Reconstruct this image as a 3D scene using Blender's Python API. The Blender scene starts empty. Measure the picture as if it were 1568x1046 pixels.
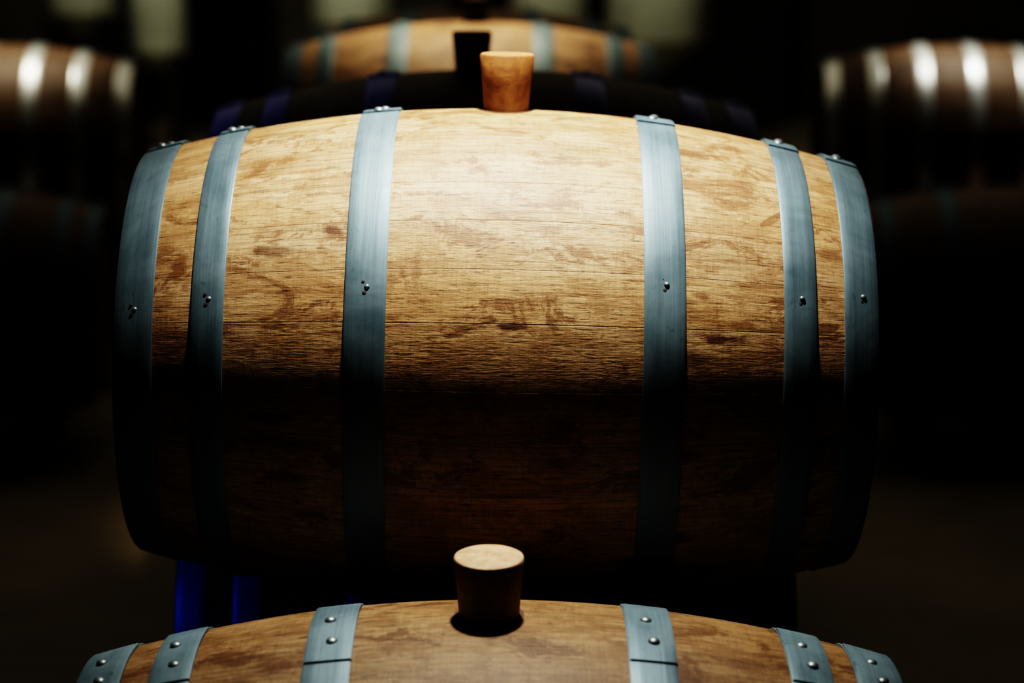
import bpy, bmesh, math, random
from mathutils import Vector, Matrix
sc = bpy.context.scene
rad = math.radians
R, RH, HL = 0.35, 0.279, 0.482
ZL = 0.47            # lower tier axis height
ZU = 1.014           # upper tier axis height

# ------------------------------------------------------------------ node helpers
def mat_new(name):
    m = bpy.data.materials.new(name); m.use_nodes = True
    nt = m.node_tree
    b = nt.nodes['Principled BSDF']
    return m, nt, b
def N(nt, t, **kw):
    n = nt.nodes.new(t)
    for k, v in kw.items(): setattr(n, k, v)
    return n
def L(nt, a, b): nt.links.new(a, b)
def ramp(nt, src, stops, interp='LINEAR'):
    r = nt.nodes.new('ShaderNodeValToRGB'); r.color_ramp.interpolation = interp
    el = r.color_ramp.elements
    while len(el) < len(stops): el.new(0.5)
    for e, (p, c) in zip(el, stops):
        e.position = p; e.color = c if len(c) == 4 else (*c, 1)
    L(nt, src, r.inputs[0]); return r.outputs[0]
def g(v): return (v, v, v, 1)
def mix(nt, fac, a, b, mode='MIX'):
    m = nt.nodes.new('ShaderNodeMix'); m.data_type = 'RGBA'; m.blend_type = mode
    for s, v in ((m.inputs[0], fac), (m.inputs[6], a), (m.inputs[7], b)):
        if isinstance(v, (float, int)): s.default_value = v
        elif isinstance(v, tuple): s.default_value = v if len(v) == 4 else (*v, 1)
        else: L(nt, v, s)
    return m.outputs[2]
def noise(nt, vec, scale3, detail=4, rough=0.55, dist=0.0, loc=(0, 0, 0)):
    mp = N(nt, 'ShaderNodeMapping'); mp.inputs['Scale'].default_value = scale3; mp.inputs['Location'].default_value = loc
    L(nt, vec, mp.inputs['Vector'])
    n = N(nt, 'ShaderNodeTexNoise'); n.inputs['Scale'].default_value = 1
    n.inputs['Detail'].default_value = detail; n.inputs['Roughness'].default_value = rough
    n.inputs['Distortion'].default_value = dist
    L(nt, mp.outputs[0], n.inputs['Vector']); return n.outputs['Fac']
def math_n(nt, op, a, b=0.0):
    m = N(nt, 'ShaderNodeMath', operation=op)
    for s, v in ((m.inputs[0], a), (m.inputs[1], b)):
        if isinstance(v, (float, int)): s.default_value = v
        else: L(nt, v, s)
    return m.outputs[0]

# ------------------------------------------------------------------ wood
def make_oak(name, tint=(1, 1, 1), dark=1.0, marks=()):
    m, nt, b = mat_new(name)
    uv = N(nt, 'ShaderNodeUVMap').outputs[0]
    st = N(nt, 'ShaderNodeAttribute', attribute_name='stave').outputs['Fac']
    sm = N(nt, 'ShaderNodeAttribute', attribute_name='seam').outputs['Fac']
    oi = N(nt, 'ShaderNodeObjectInfo').outputs['Random']
    cx = N(nt, 'ShaderNodeCombineXYZ')
    L(nt, math_n(nt, 'MULTIPLY', oi, 7.3), cx.inputs[0]); L(nt, math_n(nt, 'MULTIPLY', st, 13.7), cx.inputs[2])
    va = N(nt, 'ShaderNodeVectorMath', operation='ADD'); L(nt, uv, va.inputs[0]); L(nt, cx.outputs[0], va.inputs[1])
    v = va.outputs[0]
    cx2 = N(nt, 'ShaderNodeCombineXYZ'); L(nt, math_n(nt, 'MULTIPLY', oi, 5.1), cx2.inputs[0])
    va2 = N(nt, 'ShaderNodeVectorMath', operation='ADD'); L(nt, uv, va2.inputs[0]); L(nt, cx2.outputs[0], va2.inputs[1])
    vc = va2.outputs[0]      # continuous over staves
    base = ramp(nt, noise(nt, v, (4, 26, 1), 7, 0.65, 0.6), [(0.28, (0.40, 0.275, 0.165)), (0.5, (0.62, 0.465, 0.295)), (0.72, (0.74, 0.60, 0.42))])
    stv = ramp(nt, st, [(0, (0.82, 0.78, 0.74)), (0.5, (1, 1, 1)), (1, (1.0, 0.93, 0.84))])
    c = mix(nt, 1.0, base, stv, 'MULTIPLY')
    # cathedral grain
    wv = N(nt, 'ShaderNodeTexWave', wave_type='BANDS', bands_direction='Y')
    wv.inputs['Scale'].default_value = 1; wv.inputs['Distortion'].default_value = 9; wv.inputs['Detail'].default_value = 3
    wv.inputs['Detail Scale'].default_value = 0.6
    mp = N(nt, 'ShaderNodeMapping'); mp.inputs['Scale'].default_value = (3.0, 30, 1); L(nt, v, mp.inputs[0]); L(nt, mp.outputs[0], wv.inputs[0])
    wf = ramp(nt, wv.outputs['Fac'], [(0.0, g(0.45)), (0.30, g(1))])
    c = mix(nt, 0.5, c, wf, 'MULTIPLY')
    # orange-yellow zones
    z = ramp(nt, noise(nt, vc, (3.5, 7, 1), 3, 0.5, 0.5, (3, 1, 0)), [(0.45, g(0)), (0.62, g(1))])
    c = mix(nt, math_n(nt, 'MULTIPLY', z, 0.45), c, (0.54, 0.35, 0.17))
    # jagged planed patches
    pch = ramp(nt, noise(nt, vc, (13, 20, 1), 10, 0.78, 0.2, (5, 2, 0)), [(0.49, g(0)), (0.53, g(1))])
    c = mix(nt, math_n(nt, 'MULTIPLY', pch, 0.60), c, (0.35, 0.215, 0.11))
    # brown stains
    s1 = ramp(nt, noise(nt, vc, (9, 15, 1), 9, 0.76, 0.6, (9, 4, 0)), [(0.535, g(0)), (0.58, g(1))])
    c = mix(nt, math_n(nt, 'MULTIPLY', s1, 0.78), c, (0.21, 0.108, 0.05))
    s2 = ramp(nt, noise(nt, v, (9, 60, 1), 4, 0.6, 0.8, (1, 8, 0)), [(0.57, g(0)), (0.67, g(1))])
    c = mix(nt, math_n(nt, 'MULTIPLY', s2, 0.6), c, (0.25, 0.135, 0.06))
    # knots
    mk = N(nt, 'ShaderNodeMapping'); mk.inputs['Scale'].default_value = (4.0, 13, 1); L(nt, v, mk.inputs[0])
    vo = N(nt, 'ShaderNodeTexVoronoi', voronoi_dimensions='2D'); vo.inputs['Scale'].default_value = 1; L(nt, mk.outputs[0], vo.inputs['Vector'])
    kd = math_n(nt, 'ADD', vo.outputs['Distance'], math_n(nt, 'MULTIPLY', noise(nt, v, (60, 120, 1), 3), 0.14))
    kn = ramp(nt, kd, [(0.14, g(1)), (0.22, g(0))])
    sx = N(nt, 'ShaderNodeSeparateColor'); L(nt, vo.outputs['Color'], sx.inputs[0])
    ks = math_n(nt, 'GREATER_THAN', sx.outputs[0], 0.90 if marks else 0.84)
    kf = math_n(nt, 'MULTIPLY', kn, ks)
    c = mix(nt, math_n(nt, 'MULTIPLY', kf, 0.7), c, (0.10, 0.045, 0.022))
    # individual knots / stains of this barrel: (u, angle deg, half width, half height, strength, colour)
    if marks:
        wob = noise(nt, uv, (40, 90, 1), 5, 0.65)
        for (mu, mt, a_, b_, s_, col) in marks:
            mm = N(nt, 'ShaderNodeMapping'); mm.vector_type = 'POINT'
            mm.inputs['Location'].default_value = (-mu/a_, -rad(mt)*R/b_, 0); mm.inputs['Scale'].default_value = (1/a_, 1/b_, 0)
            L(nt, uv, mm.inputs['Vector'])
            ln = N(nt, 'ShaderNodeVectorMath', operation='LENGTH'); L(nt, mm.outputs[0], ln.inputs[0])
            dd = math_n(nt, 'ADD', ln.outputs['Value'], math_n(nt, 'MULTIPLY', math_n(nt, 'SUBTRACT', wob, 0.5), 2.2))
            f_ = ramp(nt, dd, [(0.55, g(1)), (1.0, g(0))])
            c = mix(nt, math_n(nt, 'MULTIPLY', f_, s_), c, col)
    # dashes (open pores) + saw marks
    d1n = noise(nt, v, (38, 480, 1), 3, 0.6)
    d1 = ramp(nt, d1n, [(0.33, g(0.22)), (0.43, g(1))])
    c = mix(nt, 0.85, c, d1, 'MULTIPLY')
    d2n = noise(nt, vc, (300, 22, 1), 4, 0.65, 0.5)
    d2 = ramp(nt, d2n, [(0.30, g(0.66)), (0.5, g(1)), (0.7, g(1.12))])
    c = mix(nt, 0.55, c, d2, 'MULTIPLY')
    # seams
    c = mix(nt, math_n(nt, 'MULTIPLY', sm, 0.30), c, (0.12, 0.06, 0.03))
    c = mix(nt, 1.0, c, (tint[0]*dark, tint[1]*dark, tint[2]*dark), 'MULTIPLY')
    L(nt, c, b.inputs['Base Color'])
    b.inputs['Roughness'].default_value = 0.54
    b.inputs['Specular IOR Level'].default_value = 0.34
    h = math_n(nt, 'ADD', math_n(nt, 'MULTIPLY', d1n, 0.9), math_n(nt, 'MULTIPLY', d2n, 0.6))
    h = math_n(nt, 'ADD', h, math_n(nt, 'MULTIPLY', noise(nt, v, (60, 170, 1), 4, 0.6), 1.2))
    bp = N(nt, 'ShaderNodeBump'); bp.inputs['Strength'].default_value = 0.44; bp.inputs['Distance'].default_value = 0.0012
    L(nt, h, bp.inputs['Height']); L(nt, bp.outputs[0], b.inputs['Normal'])
    return m

def make_hoop(name, c1, c2, metal=0.5, rough=0.48):
    m, nt, b = mat_new(name)
    tc = N(nt, 'ShaderNodeTexCoord').outputs['Object']
    n1 = noise(nt, tc, (9, 9, 9), 6, 0.65, 0.5)
    n2 = noise(nt, tc, (260, 8, 8), 3, 0.6)
    c = ramp(nt, n1, [(0.3, c1), (0.7, c2)])
    c = mix(nt, 0.35, c, ramp(nt, n2, [(0.3, g(0.6)), (0.6, g(1.1))]), 'MULTIPLY')
    sp = ramp(nt, noise(nt, tc, (45, 45, 45), 5, 0.7, 1.0, (2, 2, 2)), [(0.62, g(0)), (0.70, g(1))])
    c = mix(nt, math_n(nt, 'MULTIPLY', sp, 0.45), c, tuple(0.4*x for x in c1))
    L(nt, c, b.inputs['Base Color'])
    b.inputs['Metallic'].default_value = metal
    L(nt, ramp(nt, n1, [(0.3, g(rough-0.06)), (0.7, g(rough+0.12))]), b.inputs['Roughness'])
    bp = N(nt, 'ShaderNodeBump'); bp.inputs['Strength'].default_value = 0.25; bp.inputs['Distance'].default_value = 0.001
    L(nt, math_n(nt, 'ADD', n2, n1), bp.inputs['Height']); L(nt, bp.outputs[0], b.inputs['Normal'])
    return m

def make_plain(name, col, rough=0.6, metal=0.0, var=0.35, scale=20.0, bump=0.2, col2=None):
    m, nt, b = mat_new(name)
    tc = N(nt, 'ShaderNodeTexCoord').outputs['Object']
    n1 = noise(nt, tc, (scale,)*3, 6, 0.65, 0.4)
    d = col2 or tuple(x*(1-var) for x in col)
    L(nt, ramp(nt, n1, [(0.35, d), (0.62, col)]), b.inputs['Base Color'])
    b.inputs['Roughness'].default_value = rough; b.inputs['Metallic'].default_value = metal
    bp = N(nt, 'ShaderNodeBump'); bp.inputs['Strength'].default_value = bump; bp.inputs['Distance'].default_value = 0.003
    L(nt, n1, bp.inputs['Height']); L(nt, bp.outputs[0], b.inputs['Normal'])
    return m

DK = (0.10, 0.04, 0.02); BR = (0.23, 0.12, 0.055)
MARKS = [(0.020, 72, 0.020, 0.007, 0.9, DK), (0.280, 73.5, 0.036, 0.007, 0.9, DK), (0.305, 70.5, 0.018, 0.009, 0.7, BR),
         (-0.205, 50.5, 0.016, 0.008, 0.85, DK), (-0.398, 57, 0.013, 0.028, 0.8, BR), (-0.017, 45.5, 0.014, 0.026, 0.75, BR),
         (0.075, 37, 0.016, 0.014, 0.65, BR), (-0.275, 31, 0.045, 0.012, 0.75, BR), (0.255, 64, 0.014, 0.006, 0.7, BR),
         (0.420, 50, 0.020, 0.012, 0.7, BR), (-0.100, 60, 0.006, 0.028, 0.55, BR), (-0.280, 45, 0.02, 0.006, 0.6, BR)]
OAK = make_oak('oak_staves', (1, 0.94, 0.88), 0.56)
OAKM = make_oak('oak_staves_knotty', (1, 0.955, 0.89), 0.58, MARKS)
OAKF = make_oak('oak_staves_dimmed', (1, 0.92, 0.80), 0.30)  # oak copy darkened and warmed to cut the light it bounces
OAKD = make_oak('oak_staves_aged', (0.80, 0.68, 0.55), 0.42)
HOOP = make_hoop('galvanised_hoop', (0.078, 0.128, 0.165), (0.128, 0.192, 0.232), 0.5, 0.55)
HOOPBL = make_hoop('hoop_blue_cast', (0.01, 0.035, 0.36), (0.02, 0.06, 0.48), 0.2, 0.4)  # blue cast of hoops in shade, put into the base colour
HOOPB = make_hoop('bright_hoop', (0.50, 0.54, 0.54), (0.7, 0.72, 0.70), 0.7, 0.34)
STEEL = make_plain('rivet_steel', (0.20, 0.25, 0.28), 0.42, 0.7)
DARKM = make_plain('dark_slot', (0.02, 0.02, 0.022), 0.8)
BUNG1 = make_plain('bung_orange_oak', (0.29, 0.15, 0.06), 0.6, 0, 0.4, 28, 0.3, (0.16, 0.065, 0.024))
BUNG2 = make_plain('bung_pale_oak', (0.40, 0.285, 0.18), 0.65, 0, 0.3, 60, 0.4, (0.27, 0.175, 0.10))
BUNG3 = make_plain('bung_dark', (0.06, 0.035, 0.025), 0.6)
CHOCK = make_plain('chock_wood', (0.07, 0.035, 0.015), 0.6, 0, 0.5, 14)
RACKM = make_plain('rack_steel', (0.03, 0.03, 0.035), 0.5, 0.6)

# ------------------------------------------------------------------ geometry helpers
def prof(x): return R-(R-RH)*(abs(x)/HL)**2.0
def pt(x, t, r): return Vector((x, -r*math.sin(t), r*math.cos(t)))
def obj_from_bm(name, bm, mats, parent=None, smooth=True):
    me = bpy.data.meshes.new(name); bm.to_mesh(me); bm.free()
    for m in mats: me.materials.append(m)
    if smooth:
        for p in me.polygons: p.use_smooth = True
    o = bpy.data.objects.new(name, me); sc.collection.objects.link(o)
    if parent: o.parent = parent
    return o
def empty(name, loc=(0, 0, 0), rot=(0, 0, 0)):
    e = bpy.data.objects.new(name, None); e.empty_display_size = 0.1
    sc.collection.objects.link(e); e.location = loc; e.rotation_euler = rot
    return e

def staves_mesh(seed, detail=True):
    rnd = random.Random(seed)
    edges = [rad(48.5), rad(60), rad(71.6)]
    t = rad(71.6)
    end = rad(48.5+360)
    first = True
    while True:
        w = rad(14.0 if first else rnd.uniform(9.2, 14.5)); first = False
        if end-(t+w) < rad(8):
            edges.append(end) if end-t < rad(17) else edges.extend([(t+end)/2, end]); break
        t += w; edges.append(t)
    nx = 44 if detail else 20
    bm = bmesh.new()
    uvl = bm.loops.layers.uv.new('UVMap')
    ls = bm.verts.layers.float.new('stave'); lm = bm.verts.layers.float.new('seam')
    xs = [-HL+2*HL*i/nx for i in range(nx+1)]
    for k in range(len(edges)-1):
        t0, t1 = edges[k], edges[k+1]
        sid = rnd.random()
        e = 0.0007/(R*(t1-t0))
        ss = [0, e, 2*e]+[i/8 for i in range(1, 8)]+[1-2*e, 1-e, 1]
        grid = []
        for x in xs:
            row = []
            for j, s in enumerate(ss):
                edge = j in (0, len(ss)-1)
                tt = t0+(t1-t0)*s
                v = bm.verts.new(pt(x, tt, prof(x)-(0.0003 if edge else 0)))
                v[ls] = sid; v[lm] = 1.0 if edge else 0.0
                row.append((v, x, tt*R))
            grid.append(row)
        capL, capR = [], []
        for sgn, store, gi in ((-1, capL, 0), (1, capR, nx)):
            prev = grid[gi]
            for (xx, rr) in ((HL-0.006, RH-0.020), (HL-0.035, RH-0.026)):
                row = []
                for j, s in enumerate(ss):
                    tt = t0+(t1-t0)*s
                    v = bm.verts.new(pt(sgn*xx, tt, rr)); v[ls] = sid; v[lm] = 0.3
                    row.append((v, sgn*xx, tt*R))
                store.append((prev, row)); prev = row
        def quad(a, b, c, d, flip=False):
            q = [a, b, c, d]
            if flip: q.reverse()
            f = bm.faces.new([z[0] for z in q])
            for lp, z in zip(f.loops, q): lp[uvl].uv = (z[1], z[2])
        for i in range(nx):
            for j in range(len(ss)-1):
                quad(grid[i][j], grid[i][j+1], grid[i+1][j+1], grid[i+1][j], True)
        for A, B in capL:
            for j in range(len(ss)-1): quad(A[j], A[j+1], B[j+1], B[j])
        for A, B in capR:
            for j in range(len(ss)-1): quad(A[j], A[j+1], B[j+1], B[j], True)
    for sgn in (-1, 1):
        nb = 8; rr = RH-0.02
        for i in range(nb):
            y0 = -rr+2*rr*i/nb+0.0008; y1 = -rr+2*rr*(i+1)/nb-0.0008
            pts = []
            for q in range(9):
                y = y0+(y1-y0)*q/8; pts.append((y, math.sqrt(max(rr*rr-y*y, 0))))
            for q in range(8, -1, -1):
                y = y0+(y1-y0)*q/8; pts.append((y, -math.sqrt(max(rr*rr-y*y, 0))))
            vs = [bm.verts.new((sgn*(HL-0.034), y, z)) for y, z in pts]
            sid = rnd.random()
            for v in vs: v[ls] = sid; v[lm] = 0
            try:
                f = bm.faces.new(vs)
                for lp in f.loops: lp[uvl].uv = (lp.vert.co.z, lp.vert.co.y+3)
            except ValueError: pass
    bmesh.ops.recalc_face_normals(bm, faces=bm.faces)
    return bm

def band(bm, xc, w, t0, t1, off, th, nseg, mi=0, closed=True):
    ps = []
    for q in (-0.5, -0.46, -0.2, 0.0, 0.2, 0.46, 0.5):
        x = xc+w*q
        ps.append((x, prof(x)+off+(th if abs(q) < 0.49 else th*0.6)))
    ps.append((xc+w*0.5, prof(xc+w*.5)+off-0.002)); ps.append((xc-w*0.5, prof(xc-w*.5)+off-0.002))
    rows = []
    n = nseg if closed else nseg+1
    for i in range(n):
        t = t0+(t1-t0)*i/nseg
        rows.append([bm.verts.new(pt(x, t, r)) for x, r in ps])
    m = len(ps)
    for i in range(nseg):
        a = rows[i]; b = rows[(i+1) % n]
        for j in range(m):
            f = bm.faces.new((a[j], a[(j+1) % m], b[(j+1) % m], b[j])); f.material_index = mi
    if not closed:
        bm.faces.new(rows[0]).material_index = mi; bm.faces.new(list(reversed(rows[-1]))).material_index = mi

def dome(bm, x, t, r, rr, h, mi, segs=14):
    nrm = pt(0, t, 1); tx = Vector((1, 0, 0)); ty = nrm.cross(tx)
    c = pt(x, t, r)
    rings = []
    for a in (0, 25, 50, 72):
        a = rad(a)
        rings.append([bm.verts.new(c+nrm*(h*math.sin(a))+(tx*math.cos(p)+ty*math.sin(p))*rr*math.cos(a)) for p in [2*math.pi*k/segs for k in range(segs)]])
    top = bm.verts.new(c+nrm*h)
    for i in range(3):
        for k in range(segs):
            bm.faces.new((rings[i][k], rings[i][(k+1) % segs], rings[i+1][(k+1) % segs], rings[i+1][k])).material_index = mi
    for k in range(segs):
        bm.faces.new((rings[3][k], rings[3][(k+1) % segs], top)).material_index = mi

def hoops_obj(parent, hoops, rivet_ts, over, nails, hm, name='hoops'):
    bm = bmesh.new()
    for i, (xc, w) in enumerate(hoops):
        band(bm, xc, w, 0, 2*math.pi, 0.0004, 0.0024, 160)
        o0, o1 = over[i] if isinstance(over, list) else over
        band(bm, xc+0.0008, w*0.985, rad(o0), rad(o1), 0.0030, 0.0022, 12, closed=False)
        rts = rivet_ts[i] if isinstance(rivet_ts[0], (list, tuple)) else rivet_ts
        for k, rt in enumerate(rts):
            dome(bm, xc+(0.003 if k else -0.003), rad(rt), prof(xc)+0.0050, 0.0072, 0.0045, 1)
        if nails:
            nt_ = nails[i]
            if nt_ is not None:
                dome(bm, xc+0.002, rad(nt_), prof(xc)+0.0026, 0.0036, 0.0022, 1)
                dome(bm, xc-0.001, rad(nt_)+0.022, prof(xc)+0.0026, 0.0030, 0.0006, 2)
                dome(bm, xc-0.003, rad(nt_)-0.020, prof(xc)+0.0026, 0.0022, 0.0006, 2)
    bmesh.ops.recalc_face_normals(bm, faces=bm.faces)
    o = obj_from_bm(name, bm, [hm, STEEL, DARKM], parent)
    md = o.modifiers.new('es', 'EDGE_SPLIT'); md.split_angle = rad(40)
    return o

def bung_obj(parent, x, rt, rb, h, mat, tilt=0.0, sink=0.006):
    bm = bmesh.new()
    ps = [(0, -0.03), (rb-0.002, -0.03), (rb, -0.01), (rb+(rt-rb)*0.5, h*0.5), (rt, h-0.004), (rt-0.0012, h-0.0014), (rt-0.004, h), (rt*0.6, h+0.0006), (0, h+0.0008)]
    n = 48; rows = []
    for r_, z_ in ps:
        if r_ == 0: rows.append([bm.verts.new((0, 0, z_))])
        else: rows.append([bm.verts.new((r_*math.cos(2*math.pi*k/n)*(1+0.012*math.sin(3*k*2*math.pi/n)), r_*math.sin(2*math.pi*k/n), z_)) for k in range(n)])
    for i in range(len(rows)-1):
        a, b = rows[i], rows[i+1]
        for k in range(n):
            k2 = (k+1) % n
            if len(a) == 1: bm.faces.new((a[0], b[k2], b[k]))
            elif len(b) == 1: bm.faces.new((a[k], a[k2], b[0]))
            else: bm.faces.new((a[k], a[k2], b[k2], b[k]))
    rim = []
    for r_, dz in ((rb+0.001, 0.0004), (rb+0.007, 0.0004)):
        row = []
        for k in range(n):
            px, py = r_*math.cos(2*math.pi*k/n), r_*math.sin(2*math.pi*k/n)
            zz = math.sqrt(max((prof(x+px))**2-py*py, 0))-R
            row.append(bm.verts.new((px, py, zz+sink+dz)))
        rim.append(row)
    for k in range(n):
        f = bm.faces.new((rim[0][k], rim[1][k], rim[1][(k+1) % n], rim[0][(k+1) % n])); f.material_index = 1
    bmesh.ops.recalc_face_normals(bm, faces=bm.faces)
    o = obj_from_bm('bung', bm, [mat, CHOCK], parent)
    o.modifiers.new('es', 'EDGE_SPLIT').split_angle = rad(35)
    o.location = (x, 0, R-sink); o.rotation_euler = (tilt, 0, 0)
    return o

STD = [(-0.455, 0.05), (-0.366, 0.044), (-0.182, 0.053), (0.186, 0.053), (0.370, 0.044), (0.455, 0.05)]
_cache = {}
def barrel(loc, rot=(0, 0, 0), hoops=STD, rivets=(0, -9), over=(-14, 6), nails=None, seed=1, oak=OAK, hm=HOOP, bung=None, detail=True, spin=0.0, sx=1.0):
    e = empty('wine_barrel', loc, rot)
    e.scale = (sx, 1, 1)
    key = (seed, detail, oak.name)
    if key in _cache:
        s = bpy.data.objects.new('staves', _cache[key]); sc.collection.objects.link(s); s.parent = e
    else:
        s = obj_from_bm('staves', staves_mesh(seed, detail), [oak], e)
        _cache[key] = s.data
    s.rotation_euler = (spin, 0, 0)
    hoops_obj(e, [(a/sx, b/sx) for a, b in hoops], rivets, over, nails, hm)
    if bung: bung_obj(e, *bung)
    return e

# ------------------------------------------------------------------ barrels
main_h = [(-0.4680, 0.052), (-0.370, 0.043), (-0.167, 0.053), (0.212, 0.053), (0.388, 0.043), (0.4700, 0.046)]
barrel((-0.021, 0, ZU), (0, rad(1.1), 0), main_h, (1, -8), [(-14, 3), (-14, 3), (-14, 2), (-14, 6), (-14, 7), (-14, 6)],
       [68, 66, 64, 62, 63, 61], seed=11, oak=OAKM, bung=(0.006, 0.0370, 0.0290, 0.084, BUNG1, 0.0), sx=1.027)
fg_h = [(-0.454, 0.056), (-0.366, 0.050), (-0.183, 0.055), (0.187, 0.055), (0.371, 0.050), (0.454, 0.056)]
barrel((-0.027, -0.56, ZL), (0, 0, 0), fg_h, (1, 10.5), [(-12, 17)]*6, None, seed=23, oak=OAKF,
       bung=(0.0, 0.0415, 0.0345, 0.080, BUNG2, rad(4)), spin=rad(5))
barrel((-0.050, 0.885, ZU-0.006), (0, 0, rad(1)), seed=5, oak=OAKF, hm=HOOPBL, bung=(-0.022, 0.036, 0.029, 0.075, BUNG3, 0.0))
barrel((-0.107, 2.60, ZU), (0, 0, 0), seed=7, bung=(0.012, 0.036, 0.029, 0.07, BUNG3, 0.0))
barrel((-0.125, 3.50, ZU), (0, 0, 0), seed=9, bung=(-0.03, 0.036, 0.029, 0.07, BUNG1, 0.0), detail=False)
for y, sd in ((0.447, 31), (1.34, 32), (2.15, 33), (3.05, 34), (3.95, 35)):
    barrel((-0.03-0.025*max(y, 0), y, ZL), seed=sd, oak=OAKF, detail=False, spin=rad(sd*7), hm=HOOPBL if y < 1 else HOOP, bung=(0, 0.036, 0.029, 0.05, BUNG3, 0.0))
side_h = [(-0.452, 0.05), (-0.315, 0.048), (-0.165, 0.050), (0.0, 0.05), (0.165, 0.050), (0.315, 0.048), (0.452, 0.05)]
YS = 4.1
for xs_, sg in ((1.505, 1), (-1.73, -1)):
    barrel((xs_, YS, 0.872), (0, rad(1.0 if sg > 0 else 0), rad(-4*sg)), side_h, seed=7, oak=OAKD, hm=HOOPB)
    barrel((xs_+sg*1.06, YS-0.05, 0.872), (0, 0, rad(-2*sg)), side_h, seed=7, oak=OAKD, hm=HOOPB)
    for y in (YS-0.58, YS+0.58):
        barrel((xs_, y, ZL), (0, 0, rad(-2*sg)), STD, seed=9, oak=OAKD, hm=HOOP, detail=False)
        barrel((xs_+sg*1.06, y, ZL), (0, 0, rad(-2*sg)), STD, seed=9, oak=OAKD, hm=HOOP, detail=False)

# ------------------------------------------------------------------ racks under the lower tier, chocks
def box(bm, c, s, mi=0, M=None):
    r_ = bmesh.ops.create_cube(bm, size=1)
    vs = r_['verts']
    for v in vs: v.co = Vector((v.co.x*s[0], v.co.y*s[1], v.co.z*s[2]))
    for v in vs: v.co = (M @ v.co if M else v.co)+Vector(c)
    for f in {f for v in vs for f in v.link_faces}: f.material_index = mi
def rack(x0, ys, ylen, yc):
    bm = bmesh.new(); top = ZL-prof(0.27)-0.003
    for dx in (-0.27, 0.27):
        box(bm, (x0+dx, yc, top-0.025), (0.05, ylen, 0.05))
        for k in range(5):
            box(bm, (x0+dx, yc-ylen/2+0.05+(ylen-0.1)*k/4, (top-0.05)/2), (0.05, 0.06, top-0.05))
        for y in ys:
            for s_ in (-1, 1):
                M = Matrix.Rotation(s_*rad(28), 3, 'X')
                box(bm, (x0+dx, y+s_*0.19, top+0.012), (0.05, 0.09, 0.035), 0, M)
    for k in range(4):
        box(bm, (x0, yc-ylen/2+0.3+(ylen-0.6)*k/3, 0.04), (0.54, 0.04, 0.04))
    o = obj_from_bm('barrel_rack', bm, [RACKM], smooth=False)
    o.modifiers.new('b', 'BEVEL').width = 0.004
rack(-0.05, [-0.56, 0.447, 1.34, 2.15, 3.05, 3.95], 5.4, 1.7)
for xs_, sg in ((1.505, 1), (-1.73, -1)):
    rack(xs_, [YS-0.58, YS+0.58], 2.0, YS); rack(xs_+sg*1.06, [YS-0.58, YS+0.58], 2.0, YS)

# wooden chock between foreground barrel and main barrel
bm = bmesh.new()
A = Vector((0, -0.56, ZL)); B = Vector((0, 0, ZU)); d = (B-A).normalized(); tn = Vector((0, -d.z, d.y))
gap0 = (B-A).length-2*prof(0.18)
mid = A+d*(prof(0.18)+gap0/2)
x0_, x1_ = 0.150, 0.205
def half(s_): return gap0/2+(prof(0.18)-math.sqrt(prof(0.18)**2-s_*s_))-0.004
sec = [(s_, half(s_)) for s_ in (-0.06, -0.03, 0.0, 0.02, 0.035)]
rows = []
for x_ in (x0_, x1_):
    rows.append([bm.verts.new(mid+tn*s+d*h+Vector((x_, 0, 0))) for s, h in sec]+[bm.verts.new(mid+tn*s-d*h+Vector((x_, 0, 0))) for s, h in reversed(sec)])
n = len(rows[0])
for k in range(n): bm.faces.new((rows[0][k], rows[0][(k+1) % n], rows[1][(k+1) % n], rows[1][k]))
bm.faces.new(rows[0]); bm.faces.new(list(reversed(rows[1])))
bmesh.ops.recalc_face_normals(bm, faces=bm.faces)
ck = obj_from_bm('wooden_chock', bm, [CHOCK], smooth=False)

# ------------------------------------------------------------------ room
CONC = make_plain('concrete_floor', (0.36, 0.30, 0.21), 0.6, 0, 0.35, 1.5, 0.15)
WALL = make_plain('cellar_wall', (0.11, 0.095, 0.07), 0.85, 0, 0.4, 1.2, 0.3)
CEIL = make_plain('cellar_ceiling', (0.05, 0.045, 0.04), 0.9, 0, 0.3, 2)
X0, X1, Y0, Y1, H = -7.5, 7.5, -5.0, 15.0, 4.4
def slab(name, c, s, m):
    bm = bmesh.new(); box(bm, c, s); return obj_from_bm(name, bm, [m], smooth=False)
slab('floor', ((X0+X1)/2, (Y0+Y1)/2, -0.1), (X1-X0+0.4, Y1-Y0+0.4, 0.2), CONC)
slab('ceiling', ((X0+X1)/2, (Y0+Y1)/2, H+0.1), (X1-X0+0.4, Y1-Y0+0.4, 0.2), CEIL)
slab('wall_back', ((X0+X1)/2, Y1+0.1, H/2), (X1-X0+0.4, 0.2, H), WALL)
slab('wall_front', ((X0+X1)/2, Y0-0.1, H/2), (X1-X0+0.4, 0.2, H), WALL)
slab('wall_left', (X0-0.1, (Y0+Y1)/2, H/2), (0.2, Y1-Y0, H), WALL)
slab('wall_right', (X1+0.1, (Y0+Y1)/2, H/2), (0.2, Y1-Y0, H), WALL)

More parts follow.
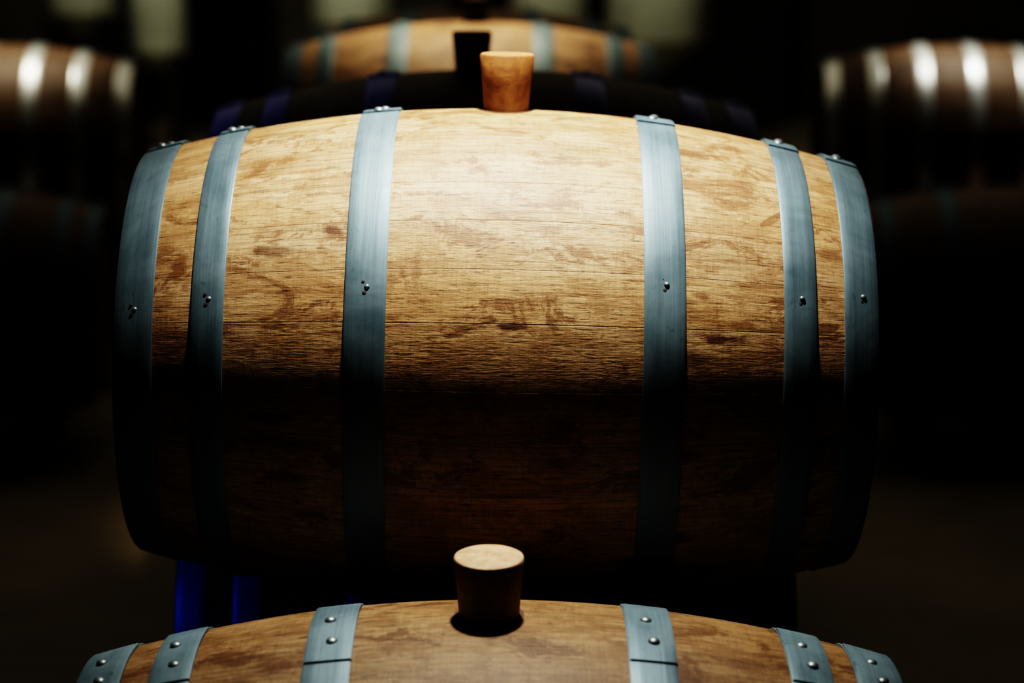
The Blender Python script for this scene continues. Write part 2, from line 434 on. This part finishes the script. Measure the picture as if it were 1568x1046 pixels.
TANK = make_plain('tank_painted_steel', (0.50, 0.52, 0.44), 0.5, 0.1, 0.25, 3)
def tank(x, y, r_, zb):
    bm = bmesh.new(); n = 40
    ps = [(0.08, zb), (0.085, zb+0.02), (r_*0.97, zb+r_*0.55), (r_, zb+r_*0.6), (r_, zb+r_*0.8+0.5), (r_+0.01, zb+r_*0.8+0.51), (r_+0.01, zb+r_*0.8+0.55), (r_, zb+r_*0.8+0.56), (r_, 3.1), (r_*0.97, 3.14), (0.12, 3.3), (0.12, 3.4), (0.0, 3.4)]
    rows = []
    for a, z in ps:
        rows.append([bm.verts.new((a*math.cos(2*math.pi*k/n), a*math.sin(2*math.pi*k/n), z)) for k in range(n)] if a > 0 else [bm.verts.new((0, 0, z))])
    for i in range(len(rows)-1):
        a, b = rows[i], rows[i+1]
        for k in range(n):
            if len(b) == 1: bm.faces.new((a[k], a[(k+1) % n], b[0]))
            else: bm.faces.new((a[k], a[(k+1) % n], b[(k+1) % n], b[k]))
    bm.faces.new(list(reversed(rows[0])))
    for k in range(4):
        a = math.pi/4+k*math.pi/2
        hh = zb+r_*0.8+0.2
        box(bm, ((r_-0.03)*math.cos(a), (r_-0.03)*math.sin(a), hh/2), (0.05, 0.05, hh), 1)
    bmesh.ops.recalc_face_normals(bm, faces=bm.faces)
    o = obj_from_bm('fermentation_tank', bm, [TANK, RACKM])
    o.modifiers.new('es', 'EDGE_SPLIT').split_angle = rad(35)
    o.location = (x, y, 0)
D = 15.0; yt = -2.93+D
for px, w, pyb in ((133, 108, 52), (248, 86, 104), (540, 120, 70), (840, 120, 70), (1005, 160, 108)):
    ang = math.atan((523-pyb)/3222)-rad(11.3)
    tank((px-784)/3222*D, yt, w/3222*D/2, 1.62+D*math.tan(ang))

# ------------------------------------------------------------------ lights
BLK = make_plain('lamp_black', (0.02, 0.02, 0.02), 0.4, 0.5)
def spot(loc, target, power, half, blend=0.3, col=(1, 0.86, 0.66), radius=0.03):
    e = empty('pendant_or_added_spot', loc)
    dv = (Vector(target)-Vector(loc)).normalized()
    q = dv.to_track_quat('-Z', 'Y')
    bm = bmesh.new(); n = 24
    k_ = max(1.0, radius/0.045)
    rows = []
    for a, z in ((0.0, 0.17), (0.035, 0.17), (0.05, 0.15), (0.055, 0.02), (0.06, 0.0), (0.053, 0.0), (0.048, 0.03), (0.0, 0.05)):
        a *= k_
        rows.append([bm.verts.new(q @ Vector((a*math.cos(2*math.pi*k/n), a*math.sin(2*math.pi*k/n), z))) for k in range(n)] if a else [bm.verts.new(q @ Vector((0, 0, z)))])
    for i in range(len(rows)-1):
        a, b = rows[i], rows[i+1]
        for k in range(n):
            k2 = (k+1) % n
            if len(a) == 1: bm.faces.new((a[0], b[k], b[k2]))
            elif len(b) == 1: bm.faces.new((a[k], a[k2], b[0]))
            else: bm.faces.new((a[k], a[k2], b[k2], b[k]))
    top = H-loc[2]
    box(bm, (0, 0, (top+0.15)/2), (0.015, 0.015, top-0.15)); box(bm, (0, 0, top-0.015), (0.12, 0.12, 0.03))
    obj_from_bm('lamp_housing', bm, [BLK], e, smooth=False)
    ld = bpy.data.lights.new('spot_bulb', 'SPOT'); ld.energy = power; ld.spot_size = rad(half*2); ld.spot_blend = blend
    ld.color = col; ld.shadow_soft_size = radius
    lo = bpy.data.objects.new('spot_bulb', ld); sc.collection.objects.link(lo); lo.parent = e
    lo.location = dv*(radius+0.01); lo.rotation_euler = q.to_euler()
    return lo
spot((0.03, -0.215, 2.55), (0.0, -0.15, 1.0), 470, 29, 1.0, (1, 0.895, 0.76), 0.05)
spot((-0.11, 2.85, 3.0), (-0.11, 2.80, 1.0), 420, 20, 0.8, (1, 0.80, 0.55))
spot((1.62, YS+0.12, 2.9), (1.62, YS+0.05, 1.0), 190, 17, 0.7, (1, 0.95, 0.86))
spot((-1.75, YS+0.12, 2.9), (-1.75, YS+0.05, 1.0), 190, 17, 0.7, (1, 0.92, 0.76))
for x in (-2.6, 0.3):
    spot((x, 9.0, 3.6), (x, 12.1, 1.2), 290, 45, 0.8, (1.0, 0.98, 0.80), 0.04)
spot((-2.2, -0.6, 1.0), (-0.42, 0.17, 0.50), 28, 7, 0.5, (0.2, 0.35, 1.0), 0.03)  # added blue accent, brightens the lower rear barrel's left hoops
spot((-2.2, 0.5, 1.7), (-0.45, 0.75, 1.22), 26, 7, 0.5, (0.2, 0.35, 1.0), 0.03)  # second added blue accent, for the left hoops behind the main barrel
def area(name, loc, rot, power, sx_, sy_, col):
    ld = bpy.data.lights.new(name, 'AREA'); ld.energy = power; ld.shape = 'RECTANGLE'; ld.size = sx_; ld.size_y = sy_; ld.color = col
    lo = bpy.data.objects.new(name, ld); sc.collection.objects.link(lo); lo.location = loc; lo.rotation_euler = rot
area('ambient_fill', (0, 6.0, 4.35), (0, 0, 0), 95, 8, 5, (1.0, 0.88, 0.66))  # added warm fill without a fixture, lifts the dim floor and background
area('ambient_fill', (0, -3.6, 4.3), (rad(35), 0, 0), 0.35, 3, 1, (0.35, 0.5, 1.0))  # added faint blue fill behind the camera, no fixture

w = bpy.data.worlds.new('World'); sc.world = w; w.use_nodes = True
w.node_tree.nodes['Background'].inputs[0].default_value = (0.02, 0.02, 0.025, 1)
w.node_tree.nodes['Background'].inputs[1].default_value = 0.1

# ------------------------------------------------------------------ camera
cd = bpy.data.cameras.new('camera'); cam = bpy.data.objects.new('camera', cd); sc.collection.objects.link(cam)
cam.location = (0, -2.928, ZU+0.607); cam.rotation_euler = (rad(90-11.3), 0, 0)
cd.lens = 3222/1568*36; cd.sensor_width = 36; cd.clip_start = 0.05; cd.clip_end = 100
cd.dof.use_dof = True; cd.dof.focus_distance = 2.66; cd.dof.aperture_fstop = 2.3
sc.camera = cam
sc.view_settings.view_transform = 'Filmic'
sc.view_settings.look = 'Very High Contrast'
sc.view_settings.exposure = -0.3
sc.view_settings.gamma = 0.75
